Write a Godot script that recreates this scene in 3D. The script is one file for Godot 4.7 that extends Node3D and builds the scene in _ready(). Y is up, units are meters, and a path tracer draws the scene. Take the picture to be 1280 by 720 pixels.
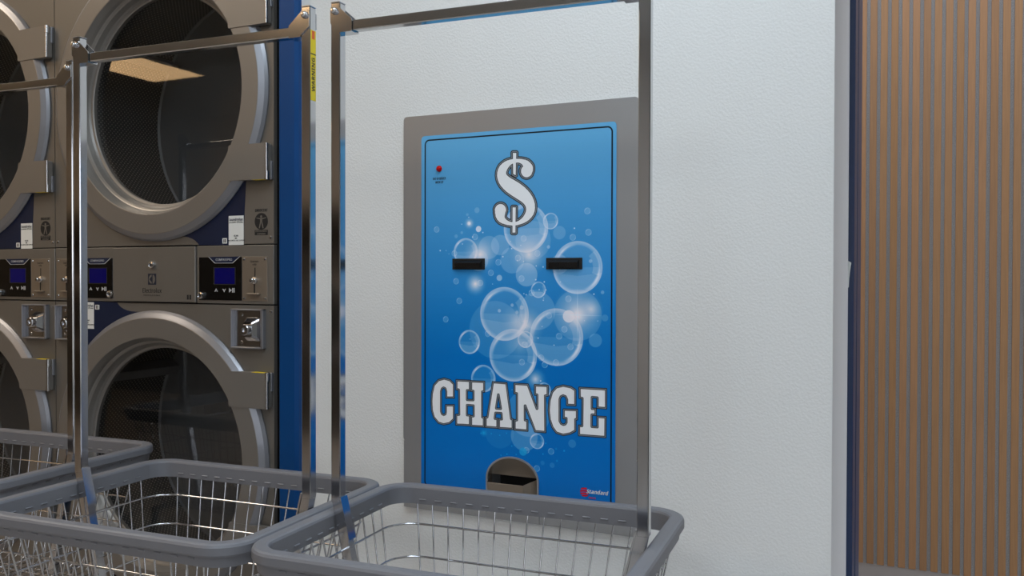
extends Node3D
# A corner of a laundry: stacked dryers, a change machine in a white wall, three wire carts.
# World: x along the wall, y up, the white wall's face is z = 0 and the room lies towards +z.

const EYE := Vector3(0.0, 1.22, 1.65)
const FOCAL := 1080.0                       # pixels of the 1280 x 720 photograph
const DRYER_X := -1.7935                    # middle of the dryer column beside the blue trim
const DRYER_STEP := 0.776
var look: Basis
var M := {}


class Shape:
	var v := PackedVector3Array()
	var n := PackedVector3Array()
	var t := PackedVector2Array()

	func tri(a: Vector3, b: Vector3, c: Vector3, na: Vector3, nb: Vector3, nc: Vector3, ua := Vector2.ZERO, ub := Vector2.ZERO, uc := Vector2.ZERO) -> void:
		if (b - a).cross(c - a).dot(na + nb + nc) > 0.0:      # front faces run clockwise
			v.append_array([a, c, b]); n.append_array([na, nc, nb]); t.append_array([ua, uc, ub])
		else:
			v.append_array([a, b, c]); n.append_array([na, nb, nc]); t.append_array([ua, ub, uc])

	func quad(a: Vector3, b: Vector3, c: Vector3, d: Vector3, out: Vector3) -> void:
		var w := (b - a).cross(c - a)
		if w.length() < 1e-12:
			w = (c - a).cross(d - a)
		w = w.normalized()
		if w.dot(out) < 0.0:
			w = -w
		tri(a, b, c, w, w, w)
		tri(a, c, d, w, w, w)

	func box(lo: Vector3, hi: Vector3, ch := 0.0) -> Shape:
		var m := (lo + hi) / 2.0
		var h := (hi - lo) / 2.0
		ch = minf(ch, minf(h.x, minf(h.y, h.z)) * 0.9)
		var at := func(s: Vector3, axis: int) -> Vector3:
			var k := h - Vector3(ch, ch, ch)
			k[axis] = h[axis]
			return m + s * k
		for axis in 3:
			var p := (axis + 1) % 3
			var q := (axis + 2) % 3
			for s in [-1.0, 1.0]:
				var c := []
				for k in [[-1, -1], [1, -1], [1, 1], [-1, 1]]:
					var sg := Vector3.ZERO
					sg[axis] = s; sg[p] = k[0]; sg[q] = k[1]
					c.append(at.call(sg, axis))
				var o := Vector3.ZERO
				o[axis] = s
				quad(c[0], c[1], c[2], c[3], o)
			if ch > 0.0:
				for a in [-1.0, 1.0]:
					for b in [-1.0, 1.0]:
						var s0 := Vector3.ZERO
						s0[axis] = -1.0; s0[p] = a; s0[q] = b
						var s1 := s0
						s1[axis] = 1.0
						var o := Vector3.ZERO
						o[p] = a; o[q] = b
						quad(at.call(s0, p), at.call(s1, p), at.call(s1, q), at.call(s0, q), o)
		if ch > 0.0:
			for a in [-1.0, 1.0]:
				for b in [-1.0, 1.0]:
					for c in [-1.0, 1.0]:
						var s := Vector3(a, b, c)
						var o := s.normalized()
						tri(at.call(s, 0), at.call(s, 1), at.call(s, 2), o, o, o)
		return self

	func face(p: PackedVector2Array, z: float, s := 1.0, lo := Vector2.ZERO, size := Vector2.ONE) -> Shape:
		var k := Geometry2D.triangulate_polygon(p)
		var o := Vector3(0, 0, s)
		for i in range(0, k.size(), 3):
			var a := p[k[i]]
			var b := p[k[i + 1]]
			var c := p[k[i + 2]]
			var u := []
			for w in [a, b, c]:
				u.append(Vector2((w.x - lo.x) / size.x, 1.0 - (w.y - lo.y) / size.y))
			tri(Vector3(a.x, a.y, z), Vector3(b.x, b.y, z), Vector3(c.x, c.y, z), o, o, o, u[0], u[1], u[2])
		return self

	func slab(p: PackedVector2Array, z0: float, z1: float) -> Shape:      # a plate with a back, a front and edges
		face(p, z1)
		face(p, z0, -1.0)
		var cw := Geometry2D.is_polygon_clockwise(p)
		for i in p.size():
			var a := p[i]
			var b := p[(i + 1) % p.size()]
			var d := (b - a).normalized()
			var o := Vector3(d.y, -d.x, 0) * (-1.0 if cw else 1.0)
			quad(Vector3(a.x, a.y, z0), Vector3(b.x, b.y, z0), Vector3(b.x, b.y, z1), Vector3(a.x, a.y, z1), o)
		return self

	func lathe(prof: Array, at: Vector3, seg := 48, turn := Basis.IDENTITY, uv_scale := 0.0) -> Shape:    # profile of (radius, z), spun round z
		var run := 0.0
		for i in prof.size() - 1:
			var p: Vector2 = prof[i]
			var q: Vector2 = prof[i + 1]
			var d := (q - p).normalized()
			var step := p.distance_to(q)
			for k in seg:
				var a0 := TAU * k / seg
				var a1 := TAU * (k + 1) / seg
				var e0 := Vector3(cos(a0), sin(a0), 0)
				var e1 := Vector3(cos(a1), sin(a1), 0)
				var n0 := turn * (e0 * d.y - Vector3(0, 0, d.x))
				var n1 := turn * (e1 * d.y - Vector3(0, 0, d.x))
				var a := at + turn * (e0 * p.x + Vector3(0, 0, p.y))
				var b := at + turn * (e1 * p.x + Vector3(0, 0, p.y))
				var c := at + turn * (e1 * q.x + Vector3(0, 0, q.y))
				var f := at + turn * (e0 * q.x + Vector3(0, 0, q.y))
				var r := maxf(p.x, q.x) * uv_scale
				var ua := Vector2(a0 * r, run * uv_scale)
				var ub := Vector2(a1 * r, run * uv_scale)
				var uc := Vector2(a1 * r, (run + step) * uv_scale)
				var uf := Vector2(a0 * r, (run + step) * uv_scale)
				if p.x > 1e-6:
					tri(a, b, c, n0, n1, n1, ua, ub, uc)
				if q.x > 1e-6:
					tri(a, c, f, n0, n1, n0, ua, uc, uf)
			run += step
		return self

	func tube(p: Array, r: float, seg := 6, closed := false, r2 := -1.0) -> Shape:
		var rings := []
		var up := Vector3.UP
		var count := p.size()
		for i in count:
			var d: Vector3
			if closed:
				d = (p[(i + 1) % count] - p[(i + count - 1) % count]).normalized()
			else:
				d = (p[mini(i + 1, count - 1)] - p[maxi(i - 1, 0)]).normalized()
			if i == 0:
				up = Vector3.UP if absf(d.y) < 0.9 else Vector3.RIGHT
			var side := d.cross(up).normalized()
			up = side.cross(d).normalized()
			var rr := r if r2 < 0.0 else lerpf(r, r2, float(i) / (count - 1))
			var ring := []
			for k in seg:
				var a := TAU * k / seg
				var e := side * cos(a) + up * sin(a)
				ring.append([p[i] + e * rr, e])
			rings.append(ring)
		for i in (count if closed else count - 1):
			var A: Array = rings[i]
			var B: Array = rings[(i + 1) % count]
			for k in seg:
				var l := (k + 1) % seg
				tri(A[k][0], A[l][0], B[l][0], A[k][1], A[l][1], B[l][1])
				tri(A[k][0], B[l][0], B[k][0], A[k][1], B[l][1], B[k][1])
		if not closed:
			for e in [0, count - 1]:
				var o: Vector3 = (p[0] - p[1] if e == 0 else p[e] - p[e - 1]).normalized()
				for k in range(1, seg - 1):
					tri(rings[e][0][0], rings[e][k][0], rings[e][k + 1][0], o, o, o)
		return self

	func bar(a: Vector3, b: Vector3, wx: float, wy: float, side: Vector3) -> Shape:      # a square bar from a to b, wx wide along side
		var d := (b - a).normalized()
		var up := side.cross(d).normalized()
		side = d.cross(up).normalized()
		var c := []
		for p in [a, b]:
			for k in [[-1, -1], [1, -1], [1, 1], [-1, 1]]:
				c.append(p + side * wx / 2 * k[0] + up * wy / 2 * k[1])
		quad(c[0], c[1], c[2], c[3], -d)
		quad(c[4], c[5], c[6], c[7], d)
		for k in 4:
			var l := (k + 1) % 4
			quad(c[k], c[l], c[l + 4], c[k + 4], (c[k] + c[l]) / 2 - a)
		return self

	func sweep(path: Array, prof: Array) -> Shape:      # path: [point, outward] closed; profile: (outward, up) closed
		var count := path.size()
		for i in count:
			var j := (i + 1) % count
			for k in prof.size():
				var p: Vector2 = prof[k]
				var q: Vector2 = prof[(k + 1) % prof.size()]
				var d := (q - p).normalized()
				var pt := func(a: int, w: Vector2) -> Vector3: return path[a][0] + path[a][1] * w.x + Vector3.UP * w.y
				var na: Vector3 = path[i][1] * d.y - Vector3.UP * d.x
				var nb: Vector3 = path[j][1] * d.y - Vector3.UP * d.x
				tri(pt.call(i, p), pt.call(j, p), pt.call(j, q), na, nb, nb)
				tri(pt.call(i, p), pt.call(j, q), pt.call(i, q), na, nb, na)
		return self

	func mesh() -> ArrayMesh:
		var a := []
		a.resize(Mesh.ARRAY_MAX)
		a[Mesh.ARRAY_VERTEX] = v
		a[Mesh.ARRAY_NORMAL] = n
		a[Mesh.ARRAY_TEX_UV] = t
		var m := ArrayMesh.new()
		m.add_surface_from_arrays(Mesh.PRIMITIVE_TRIANGLES, a)
		return m


# ---------------------------------------------------------------- helpers

func put(called: String, shape, material: Material, parent: Node = self, at := Vector3.ZERO) -> MeshInstance3D:
	var o := MeshInstance3D.new()
	o.name = called
	o.mesh = shape.mesh() if shape is Shape else shape
	o.material_override = material
	o.position = at
	parent.add_child(o, true)
	return o


func tag(o: Node, label: String, category: String, group := "") -> void:
	o.set_meta("label", label)
	o.set_meta("category", category)
	if group:
		o.set_meta("group", group)


func structure(o: Node, label := "") -> Node:
	o.set_meta("kind", "structure")
	if label:
		o.set_meta("label", label)
	return o


func base(called: String, at := Vector3.ZERO, parent: Node = self) -> Node3D:
	var o := Node3D.new()
	o.name = called
	o.position = at
	parent.add_child(o, true)
	return o


func on_wall(x: float, y: float, z := 0.0) -> Vector3:      # the point of the plane z that a pixel of the photograph shows
	var d := look * Vector3((x - 640.0) / FOCAL, -(y - 360.0) / FOCAL, -1.0)
	return EYE + d * ((z - EYE.z) / d.z)


func flat(x: float, y: float, z := 0.0) -> Vector2:
	var p := on_wall(x, y, z)
	return Vector2(p.x, p.y)


func rect(lo: Vector2, hi: Vector2, r := 0.0, seg := 5) -> PackedVector2Array:
	var out := PackedVector2Array()
	if r <= 0.0:
		return PackedVector2Array([lo, Vector2(hi.x, lo.y), hi, Vector2(lo.x, hi.y)])
	for k in 4:
		var c := Vector2(hi.x - r if k in [0, 3] else lo.x + r, hi.y - r if k < 2 else lo.y + r)
		for i in seg + 1:
			var a := PI / 2 * (k + float(i) / seg)
			out.append(c + Vector2(cos(a), sin(a)) * r)
	return out


func circle(c: Vector2, rx: float, ry := -1.0, seg := 28) -> PackedVector2Array:
	var out := PackedVector2Array()
	for i in seg:
		var a := TAU * i / seg
		out.append(c + Vector2(cos(a) * rx, sin(a) * (rx if ry < 0.0 else ry)))
	return out


func words(called: String, text: String, at: Vector3, em: float, material: Material, parent: Node, squeeze := 1.0, bold := false, serif := false, slant := 0.0) -> MeshInstance3D:
	var f := SystemFont.new()
	f.font_names = PackedStringArray(["Droid Serif" if serif else "Droid Sans"])
	f.font_weight = 700 if bold else 400
	var m := TextMesh.new()
	m.text = text
	m.font = f
	m.font_size = 48
	m.pixel_size = em / 48.0
	m.depth = 0.0003
	m.curve_step = 1.5
	var o := put(called, m, material, parent, at)
	o.transform.basis = Basis(Vector3(squeeze, 0, 0), Vector3(slant, 1, 0), Vector3(0, 0, 1))
	return o


func paint(color: Color, rough := 0.5, metal := 0.0) -> StandardMaterial3D:
	var m := StandardMaterial3D.new()
	m.albedo_color = color
	m.roughness = rough
	m.metallic = metal
	return m


func noise(frequency: float, octaves: int, seed_: int, size := 512) -> NoiseTexture2D:
	var f := FastNoiseLite.new()
	f.noise_type = FastNoiseLite.TYPE_SIMPLEX_SMOOTH
	f.frequency = frequency
	f.fractal_octaves = octaves
	f.seed = seed_
	var t := NoiseTexture2D.new()
	t.width = size
	t.height = size
	t.seamless = true
	t.noise = f
	return t


func tinted(t: NoiseTexture2D, dark: Color, light: Color) -> NoiseTexture2D:
	var g := Gradient.new()
	g.set_color(0, dark)
	g.set_color(1, light)
	t.color_ramp = g
	return t


func grain(m: StandardMaterial3D, t: Texture2D, scale: Vector3) -> StandardMaterial3D:
	m.albedo_texture = t
	m.uv1_triplanar = true
	m.uv1_world_triplanar = true
	m.uv1_scale = scale
	return m


func relief(m: StandardMaterial3D, t: Texture2D, cm: float, scale: Vector3) -> StandardMaterial3D:
	m.heightmap_enabled = true
	m.heightmap_texture = t
	m.heightmap_scale = cm
	m.uv1_triplanar = true
	m.uv1_world_triplanar = true
	m.uv1_scale = scale
	return m


# ---------------------------------------------------------------- scene

func _ready() -> void:
	look = Basis(Vector3.UP, deg_to_rad(25.05)) * Basis(Vector3.RIGHT, deg_to_rad(-0.728)) * Basis(Vector3.BACK, deg_to_rad(0.127))
	var cam := Camera3D.new()
	cam.name = "camera"
	cam.transform = Transform3D(look, EYE)
	cam.fov = rad_to_deg(2.0 * atan(360.0 / FOCAL))
	cam.near = 0.05
	cam.far = 200.0
	add_child(cam)
	cam.current = true

	var sky := ProceduralSkyMaterial.new()
	sky.sky_top_color = Color(0.80, 0.84, 0.90)
	sky.sky_horizon_color = Color(0.90, 0.91, 0.925)
	sky.ground_horizon_color = Color(0.62, 0.62, 0.60)
	sky.ground_bottom_color = Color(0.45, 0.45, 0.43)
	sky.sky_energy_multiplier = 1.0
	var env := Environment.new()
	env.background_mode = Environment.BG_SKY
	env.sky = Sky.new()
	env.sky.sky_material = sky
	env.background_energy_multiplier = 3.5
	env.tonemap_mode = Environment.TONE_MAPPER_LINEAR
	env.tonemap_exposure = 1.0
	env.sdfgi_enabled = true
	env.ssao_enabled = true
	env.ssil_enabled = true
	var we := WorldEnvironment.new()
	we.name = "surroundings"
	we.environment = env
	add_child(we)

	make_materials()
	# warm panels over the dryers' end of the room, daylight-white ones over the change machine's end
	for spot in [Vector2(-8.77, 3.42), Vector2(-5.97, 3.42), Vector2(-3.17, 3.42)]:
		ceiling_light(Vector3(spot.x, 3.0, spot.y), M.glow, Color(1.0, 0.81, 0.58), 1.25, "warm white ceiling panel light in a thin frame")
	ceiling_light(Vector3(-3.17, 3.0, 1.0), M.cool_glow, Color(1.0, 0.90, 0.76), 2.3, "neutral white ceiling panel light over the dryer column away from the blue trim")
	for spot in [Vector2(-0.37, 1.0), Vector2(-0.37, 3.42)]:
		ceiling_light(Vector3(spot.x, 3.0, spot.y), M.cool_glow, Color(0.87, 0.945, 1.0), 2.6, "daylight white ceiling panel light in a thin frame")

	make_room()
	make_outside()
	make_dryers()
	make_change_machine()
	make_carts()
	make_tape()
	make_washers()


func make_materials() -> void:
	M.wall = relief(paint(Color(0.87, 0.87, 0.865), 0.75), noise(0.075, 3, 3), 0.045, Vector3(3.9, 3.9, 3.9))
	M.reveal = relief(paint(Color(0.87, 0.87, 0.865), 0.75), noise(0.05, 4, 9), 0.02, Vector3(6, 1.5, 6))
	M.floor = grain(paint(Color.WHITE, 0.4), tinted(noise(0.02, 4, 5), Color(0.60, 0.59, 0.58), Color(0.70, 0.69, 0.68)), Vector3(1, 1, 1))
	M.ceiling = paint(Color(0.82, 0.82, 0.80), 0.9)
	M.plain = paint(Color(0.74, 0.74, 0.72), 0.85)
	M.pale_wall = paint(Color(0.77, 0.75, 0.73), 0.7)
	M.blue = paint(Color(0.0, 0.245, 0.465), 0.42)
	M.blue.metallic_specular = 0.35
	M.blue_frame = paint(Color(0.06, 0.17, 0.33), 0.38)
	M.glow = paint(Color(0.9, 0.9, 0.9), 0.6)
	M.glow.emission_enabled = true
	M.glow.emission = Color(1.0, 0.83, 0.62)
	M.glow.emission_energy_multiplier = 1.5
	M.cool_glow = paint(Color(0.9, 0.9, 0.9), 0.6)
	M.cool_glow.emission_enabled = true
	M.cool_glow.emission = Color(0.95, 0.975, 1.0)
	M.cool_glow.emission_energy_multiplier = 3.0
	M.steel = relief(paint(Color(0.49, 0.47, 0.445), 0.40, 0.5), noise(0.4, 2, 21, 256), 0.002, Vector3(9, 9, 9))
	M.door_steel = relief(paint(Color(0.53, 0.51, 0.49), 0.40, 0.5), noise(0.4, 2, 22, 256), 0.002, Vector3(9, 9, 9))
	M.bevel = paint(Color(0.56, 0.56, 0.58), 0.42, 0.7)
	M.brushed = paint(Color(0.58, 0.53, 0.475), 0.36, 0.6)
	M.chrome = paint(Color(0.78, 0.78, 0.79), 0.10, 1.0)
	M.zinc = paint(Color(0.80, 0.80, 0.81), 0.22, 1.0)
	M.navy = paint(Color(0.03, 0.10, 0.22), 0.4)
	M.black = paint(Color(0.03, 0.03, 0.035), 0.25)
	M.matt_black = paint(Color(0.025, 0.025, 0.027), 0.7)
	M.gap = paint(Color(0.05, 0.05, 0.05), 0.8)
	M.white = paint(Color(0.86, 0.86, 0.85), 0.6)
	M.light_grey = paint(Color(0.72, 0.72, 0.73), 0.5)
	M.ink = paint(Color(0.06, 0.065, 0.08), 0.6)
	M.ink_blue = paint(Color(0.05, 0.09, 0.18), 0.6)
	M.screen = paint(Color(0.02, 0.02, 0.20), 0.2)
	M.screen.emission_enabled = true
	M.screen.emission = Color(0.10, 0.08, 0.75)
	M.screen.emission_energy_multiplier = 0.07
	M.yellow = paint(Color(0.90, 0.80, 0.06), 0.5)
	M.orange_ink = paint(Color(0.85, 0.35, 0.08), 0.5)
	M.red = paint(Color(0.75, 0.04, 0.05), 0.15)
	M.red_ink = paint(Color(0.78, 0.10, 0.16), 0.5)
	M.machine = relief(paint(Color(0.64, 0.64, 0.645), 0.40, 0.6), noise(0.3, 2, 31, 256), 0.006, Vector3(6, 6, 6))
	M.vinyl = paint(Color(0.45, 0.45, 0.47), 0.45)
	M.rubber = paint(Color(0.12, 0.12, 0.12), 0.7)
	M.tape = paint(Color(0.88, 0.89, 0.88), 0.5)
	M.felt = grain(paint(Color.WHITE, 1.0), tinted(noise(0.09, 3, 41), Color(0.48, 0.47, 0.46), Color(0.70, 0.69, 0.68)), Vector3(5, 5, 5))
	M.skirting = paint(Color(0.60, 0.56, 0.53), 0.7)
	M.paving = grain(paint(Color.WHITE, 0.8), tinted(noise(0.03, 4, 43), Color(0.50, 0.48, 0.46), Color(0.60, 0.58, 0.56)), Vector3(1, 1, 1))
	M.wood = []
	for k in 4:
		var c: Color = [Color(0.60, 0.435, 0.275), Color(0.575, 0.415, 0.265), Color(0.61, 0.44, 0.285), Color(0.585, 0.42, 0.255)][k]
		M.wood.append(grain(paint(Color.WHITE, 0.55), tinted(noise(0.02, 4, 50 + k, 256), c * 0.94, c * 1.05), Vector3(30, 0.9, 30)))
	M.glass = paint(Color(0.012, 0.011, 0.010, 0.12), 0.02)
	M.glass.transparency = BaseMaterial3D.TRANSPARENCY_ALPHA
	M.glass.metallic_specular = 0.5
	M.pane = paint(Color(0.9, 0.95, 0.95, 0.04), 0.01)
	M.pane.transparency = BaseMaterial3D.TRANSPARENCY_ALPHA
	M.drum = paint(Color.WHITE, 0.5, 0.4)
	M.drum.albedo_texture = perforation()
	M.drum_back = paint(Color(0.42, 0.42, 0.42), 0.55, 0.3)


func perforation() -> ImageTexture:      # the dimpled holes of a dryer drum, two to a tile
	var im := Image.create(64, 64, false, Image.FORMAT_RGB8)
	im.fill(Color(0.26, 0.26, 0.26))
	for y in 64:
		for x in 64:
			for c in [Vector2(16, 16), Vector2(48, 48)]:
				if Vector2(x, y).distance_to(c) < 9.0:
					im.set_pixel(x, y, Color(0.62, 0.61, 0.58))
	return ImageTexture.create_from_image(im)


func ceiling_light(at: Vector3, glow: Material, tint: Color, energy: float, label: String) -> void:
	var t := base("ceiling_light", at)
	tag(t, label, "ceiling light", "panel lights in the ceiling")
	var f := Shape.new()
	for s in [-1.0, 1.0]:
		f.box(Vector3(s * 0.315 - 0.015, -0.02, -0.63), Vector3(s * 0.315 + 0.015, 0.0, 0.63), 0.003)
		f.box(Vector3(-0.30, -0.02, s * 0.615 - 0.015), Vector3(0.30, 0.0, s * 0.615 + 0.015), 0.003)
	put("frame", f, M.white, t)
	put("light_diffuser", Shape.new().box(Vector3(-0.30, -0.012, -0.60), Vector3(0.30, 0.0, 0.60)), glow, t)
	var l := AreaLight3D.new()
	l.name = "panel_glow"
	l.area_size = Vector2(0.6, 1.2)
	l.light_color = tint
	l.light_energy = energy
	l.area_range = 30.0
	l.shadow_enabled = true
	t.add_child(l, true)
	l.position = Vector3(0, -0.022, 0)
	l.rotation.x = -PI / 2


# ---------------------------------------------------------------- setting

func make_room() -> void:
	var left := -10.0
	var right := 6.0
	var front := 5.6
	var w := Shape.new()
	var wl := -1.36      # from behind the blue trim
	var hole := Rect2(-0.985, 0.755, 0.44, 0.77)
	w.box(Vector3(wl, 0, -0.377), Vector3(hole.position.x, 3.0, 0))
	w.box(Vector3(hole.end.x, 0, -0.377), Vector3(-0.136, 3.0, 0))
	w.box(Vector3(hole.position.x, 0, -0.377), Vector3(hole.end.x, hole.position.y, 0))
	w.box(Vector3(hole.position.x, hole.end.y, -0.377), Vector3(hole.end.x, 3.0, 0))
	w.box(Vector3(left, 2.13, -0.377), Vector3(wl, 3.0, -0.004))
	w.box(Vector3(left, 0, -0.377), Vector3(DRYER_X - DRYER_STEP * 1.5 - 0.004, 2.13, -0.004))
	w.box(Vector3(2.2, 0, -0.377), Vector3(right, 3.0, 0))
	w.box(Vector3(-0.136, 2.45, -0.377), Vector3(2.2, 3.0, 0))
	structure(put("wall_back", w, M.wall), "white plastered wall with an orange peel finish")
	# the smooth end of the wall, where it turns to the opening, in the same white
	structure(put("trim_2", Shape.new().box(Vector3(-0.140, 0, -0.377), Vector3(-0.1345, 2.45, -0.0006)), M.reveal), "smooth end of the white wall at the opening")
	var fl := Shape.new().box(Vector3(left, -0.1, -0.5), Vector3(right, 0, front))
	structure(put("floor", fl, M.floor))
	structure(put("ceiling", Shape.new().box(Vector3(left, 3.0, -0.377), Vector3(right, 3.1, front)), M.ceiling))
	structure(put("wall_left", Shape.new().box(Vector3(left - 0.1, 0, -0.377), Vector3(left, 3.0, front)), M.plain))
	var wx := 0.0      # the shop window in the wall behind the photographer, to the right
	var fw := Shape.new()
	fw.box(Vector3(left, 0, front), Vector3(wx, 3.0, front + 0.1))
	fw.box(Vector3(wx + 5.5, 0, front), Vector3(right, 3.0, front + 0.1))
	fw.box(Vector3(wx, 0, front), Vector3(wx + 5.5, 0.15, front + 0.1))
	fw.box(Vector3(wx, 2.55, front), Vector3(wx + 5.5, 3.0, front + 0.1))
	structure(put("wall_front", fw, M.pale_wall))
	structure(put("wall_right", Shape.new().box(Vector3(right, 0, -0.377), Vector3(right + 0.1, 3.0, front)), M.plain))
	var win := structure(base("window_1", Vector3(wx, 0.15, front + 0.05)), "large shop window in a blue frame") as Node3D
	var fr := Shape.new()
	for k in 5:
		fr.box(Vector3(k * 1.3625, 0, -0.04), Vector3(k * 1.3625 + 0.05, 2.4, 0.04), 0.003)
	fr.box(Vector3(0, 0, -0.04), Vector3(5.5, 0.05, 0.04), 0.003)
	fr.box(Vector3(0, 2.35, -0.04), Vector3(5.5, 2.4, 0.04), 0.003)
	put("frame", fr, M.blue_frame, win)
	for k in 4:
		put("pane", Shape.new().box(Vector3(k * 1.3625 + 0.05, 0.05, -0.003), Vector3((k + 1) * 1.3625, 2.35, 0.003)), M.pane, win)
	# blue corner trim between the dryers and the white wall
	var xl := on_wall(346.5, 300, 0.018).x
	var xr := on_wall(371.0, 300, 0.018).x
	structure(put("trim_1", Shape.new().box(Vector3(xl, 0, -0.02), Vector3(xr, 3.0, 0.018), 0.0075), M.blue), "tall blue trim between the dryers and the white wall")
	# shop front beside the white wall
	var sf := structure(base("window_2", Vector3(-0.1345, 0, -0.377)), "blue aluminium shop front beside the white wall") as Node3D
	var xa := on_wall(1067.5, 350, -0.377).x + 0.1345
	put("jamb", Shape.new().box(Vector3(-0.02, 0, -0.09), Vector3(xa, 2.45, 0.0), 0.0012), M.blue_frame, sf)
	put("inner_jamb", Shape.new().box(Vector3(-0.02, 0, -0.235), Vector3(xa + 0.0012, 2.45, -0.096), 0.002), M.blue_frame, sf)
	put("jamb_seal", Shape.new().box(Vector3(-0.02, 0, -0.10), Vector3(xa - 0.004, 2.45, -0.085)), M.gap, sf)
	put("header", Shape.new().box(Vector3(xa, 2.37, -0.235), Vector3(2.33, 2.45, 0.0), 0.002), M.blue_frame, sf)
	put("sill", Shape.new().box(Vector3(1.36, 0, -0.235), Vector3(2.33, 0.04, -0.02), 0.002), M.blue_frame, sf)
	put("mullion", Shape.new().box(Vector3(1.30, 0.04, -0.235), Vector3(1.36, 2.37, -0.02), 0.002), M.blue_frame, sf)
	put("end_jamb", Shape.new().box(Vector3(2.27, 0.04, -0.235), Vector3(2.33, 2.37, 0.0), 0.002), M.blue_frame, sf)
	put("pane", Shape.new().box(Vector3(1.36, 0.04, -0.170), Vector3(2.27, 2.37, -0.164)), M.pane, sf)


func make_outside() -> void:
	structure(put("floor_outside", Shape.new().box(Vector3(-3.0, -0.1, -2.5), Vector3(5.0, -0.002, -0.5)), M.paving), "pale paving outside the shop front")
	var wall := structure(base("wall_outside", Vector3(0, 0, -2.11)), "wall of upright wooden slats on grey felt, seen past the shop front") as Node3D
	put("felt_backing", Shape.new().box(Vector3(-1.6, 0.066, -0.06), Vector3(2.4, 3.1, -0.008)), M.felt, wall)
	put("skirting", Shape.new().box(Vector3(-1.6, -0.002, -0.06), Vector3(2.4, 0.066, -0.004), 0.001), M.skirting, wall)
	var pitch := 0.0387
	structure(put("wall_outside_end", Shape.new().box(Vector3(-3.1, 0, -2.2), Vector3(-3.0, 3.2, -0.377)), M.plain), "end wall of the covered way")
	var slat := Shape.new().box(Vector3(-0.01275, 0.066, -0.008), Vector3(0.01275, 3.09, 0.0), 0.0007).mesh()
	for k in range(-36, 60):
		put("slat", slat, M.wood[posmod(k * 7 + k / 3, 4)], wall, Vector3(-0.1208 + k * pitch, 0, 0))


# ---------------------------------------------------------------- dryers

func make_dryers() -> void:
	for k in 2:
		stack_dryer(k)


func dl(x: float, y: float) -> Vector2:      # pixel to the dryer's own axes
	return flat(x, y) - Vector2(DRYER_X, 0)


func plate(called: String, lo: Vector2, hi: Vector2, z0: float, z1: float, m: Material, parent: Node, ch := 0.0005) -> MeshInstance3D:
	return put(called, Shape.new().box(Vector3(lo.x, lo.y, z0), Vector3(hi.x, hi.y, z1), ch), m, parent)


func ring_panel(lo: Vector2, hi: Vector2, c: Vector2, r: float, z0: float, z1: float) -> Shape:      # a plate with a round hole
	var s := Shape.new()
	var seg := 64
	var edge := func(a: float) -> Vector2:
		var d := Vector2(cos(a), sin(a))
		var t := 1e9
		if absf(d.x) > 1e-6:
			t = minf(t, ((hi.x if d.x > 0 else lo.x) - c.x) / d.x)
		if absf(d.y) > 1e-6:
			t = minf(t, ((hi.y if d.y > 0 else lo.y) - c.y) / d.y)
		return c + d * t
	var angles := []
	for i in seg:
		angles.append(TAU * i / seg)
	for p in [lo, hi, Vector2(lo.x, hi.y), Vector2(hi.x, lo.y)]:
		angles.append(fposmod((p - c).angle(), TAU))
	angles.sort()
	for i in angles.size():
		var a: float = angles[i]
		var b: float = angles[(i + 1) % angles.size()]
		var p := c + Vector2(cos(a), sin(a)) * r
		var q := c + Vector2(cos(b), sin(b)) * r
		var P: Vector2 = edge.call(a)
		var Q: Vector2 = edge.call(b)
		s.quad(Vector3(p.x, p.y, z1), Vector3(P.x, P.y, z1), Vector3(Q.x, Q.y, z1), Vector3(q.x, q.y, z1), Vector3.BACK)
		s.quad(Vector3(p.x, p.y, z0), Vector3(q.x, q.y, z0), Vector3(q.x, q.y, z1), Vector3(p.x, p.y, z1), Vector3(c.x - p.x, c.y - p.y, 0))
		s.quad(Vector3(P.x, P.y, z0), Vector3(Q.x, Q.y, z0), Vector3(Q.x, Q.y, z1), Vector3(P.x, P.y, z1), Vector3(P.x - c.x, P.y - c.y, 0))
	return s


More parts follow.
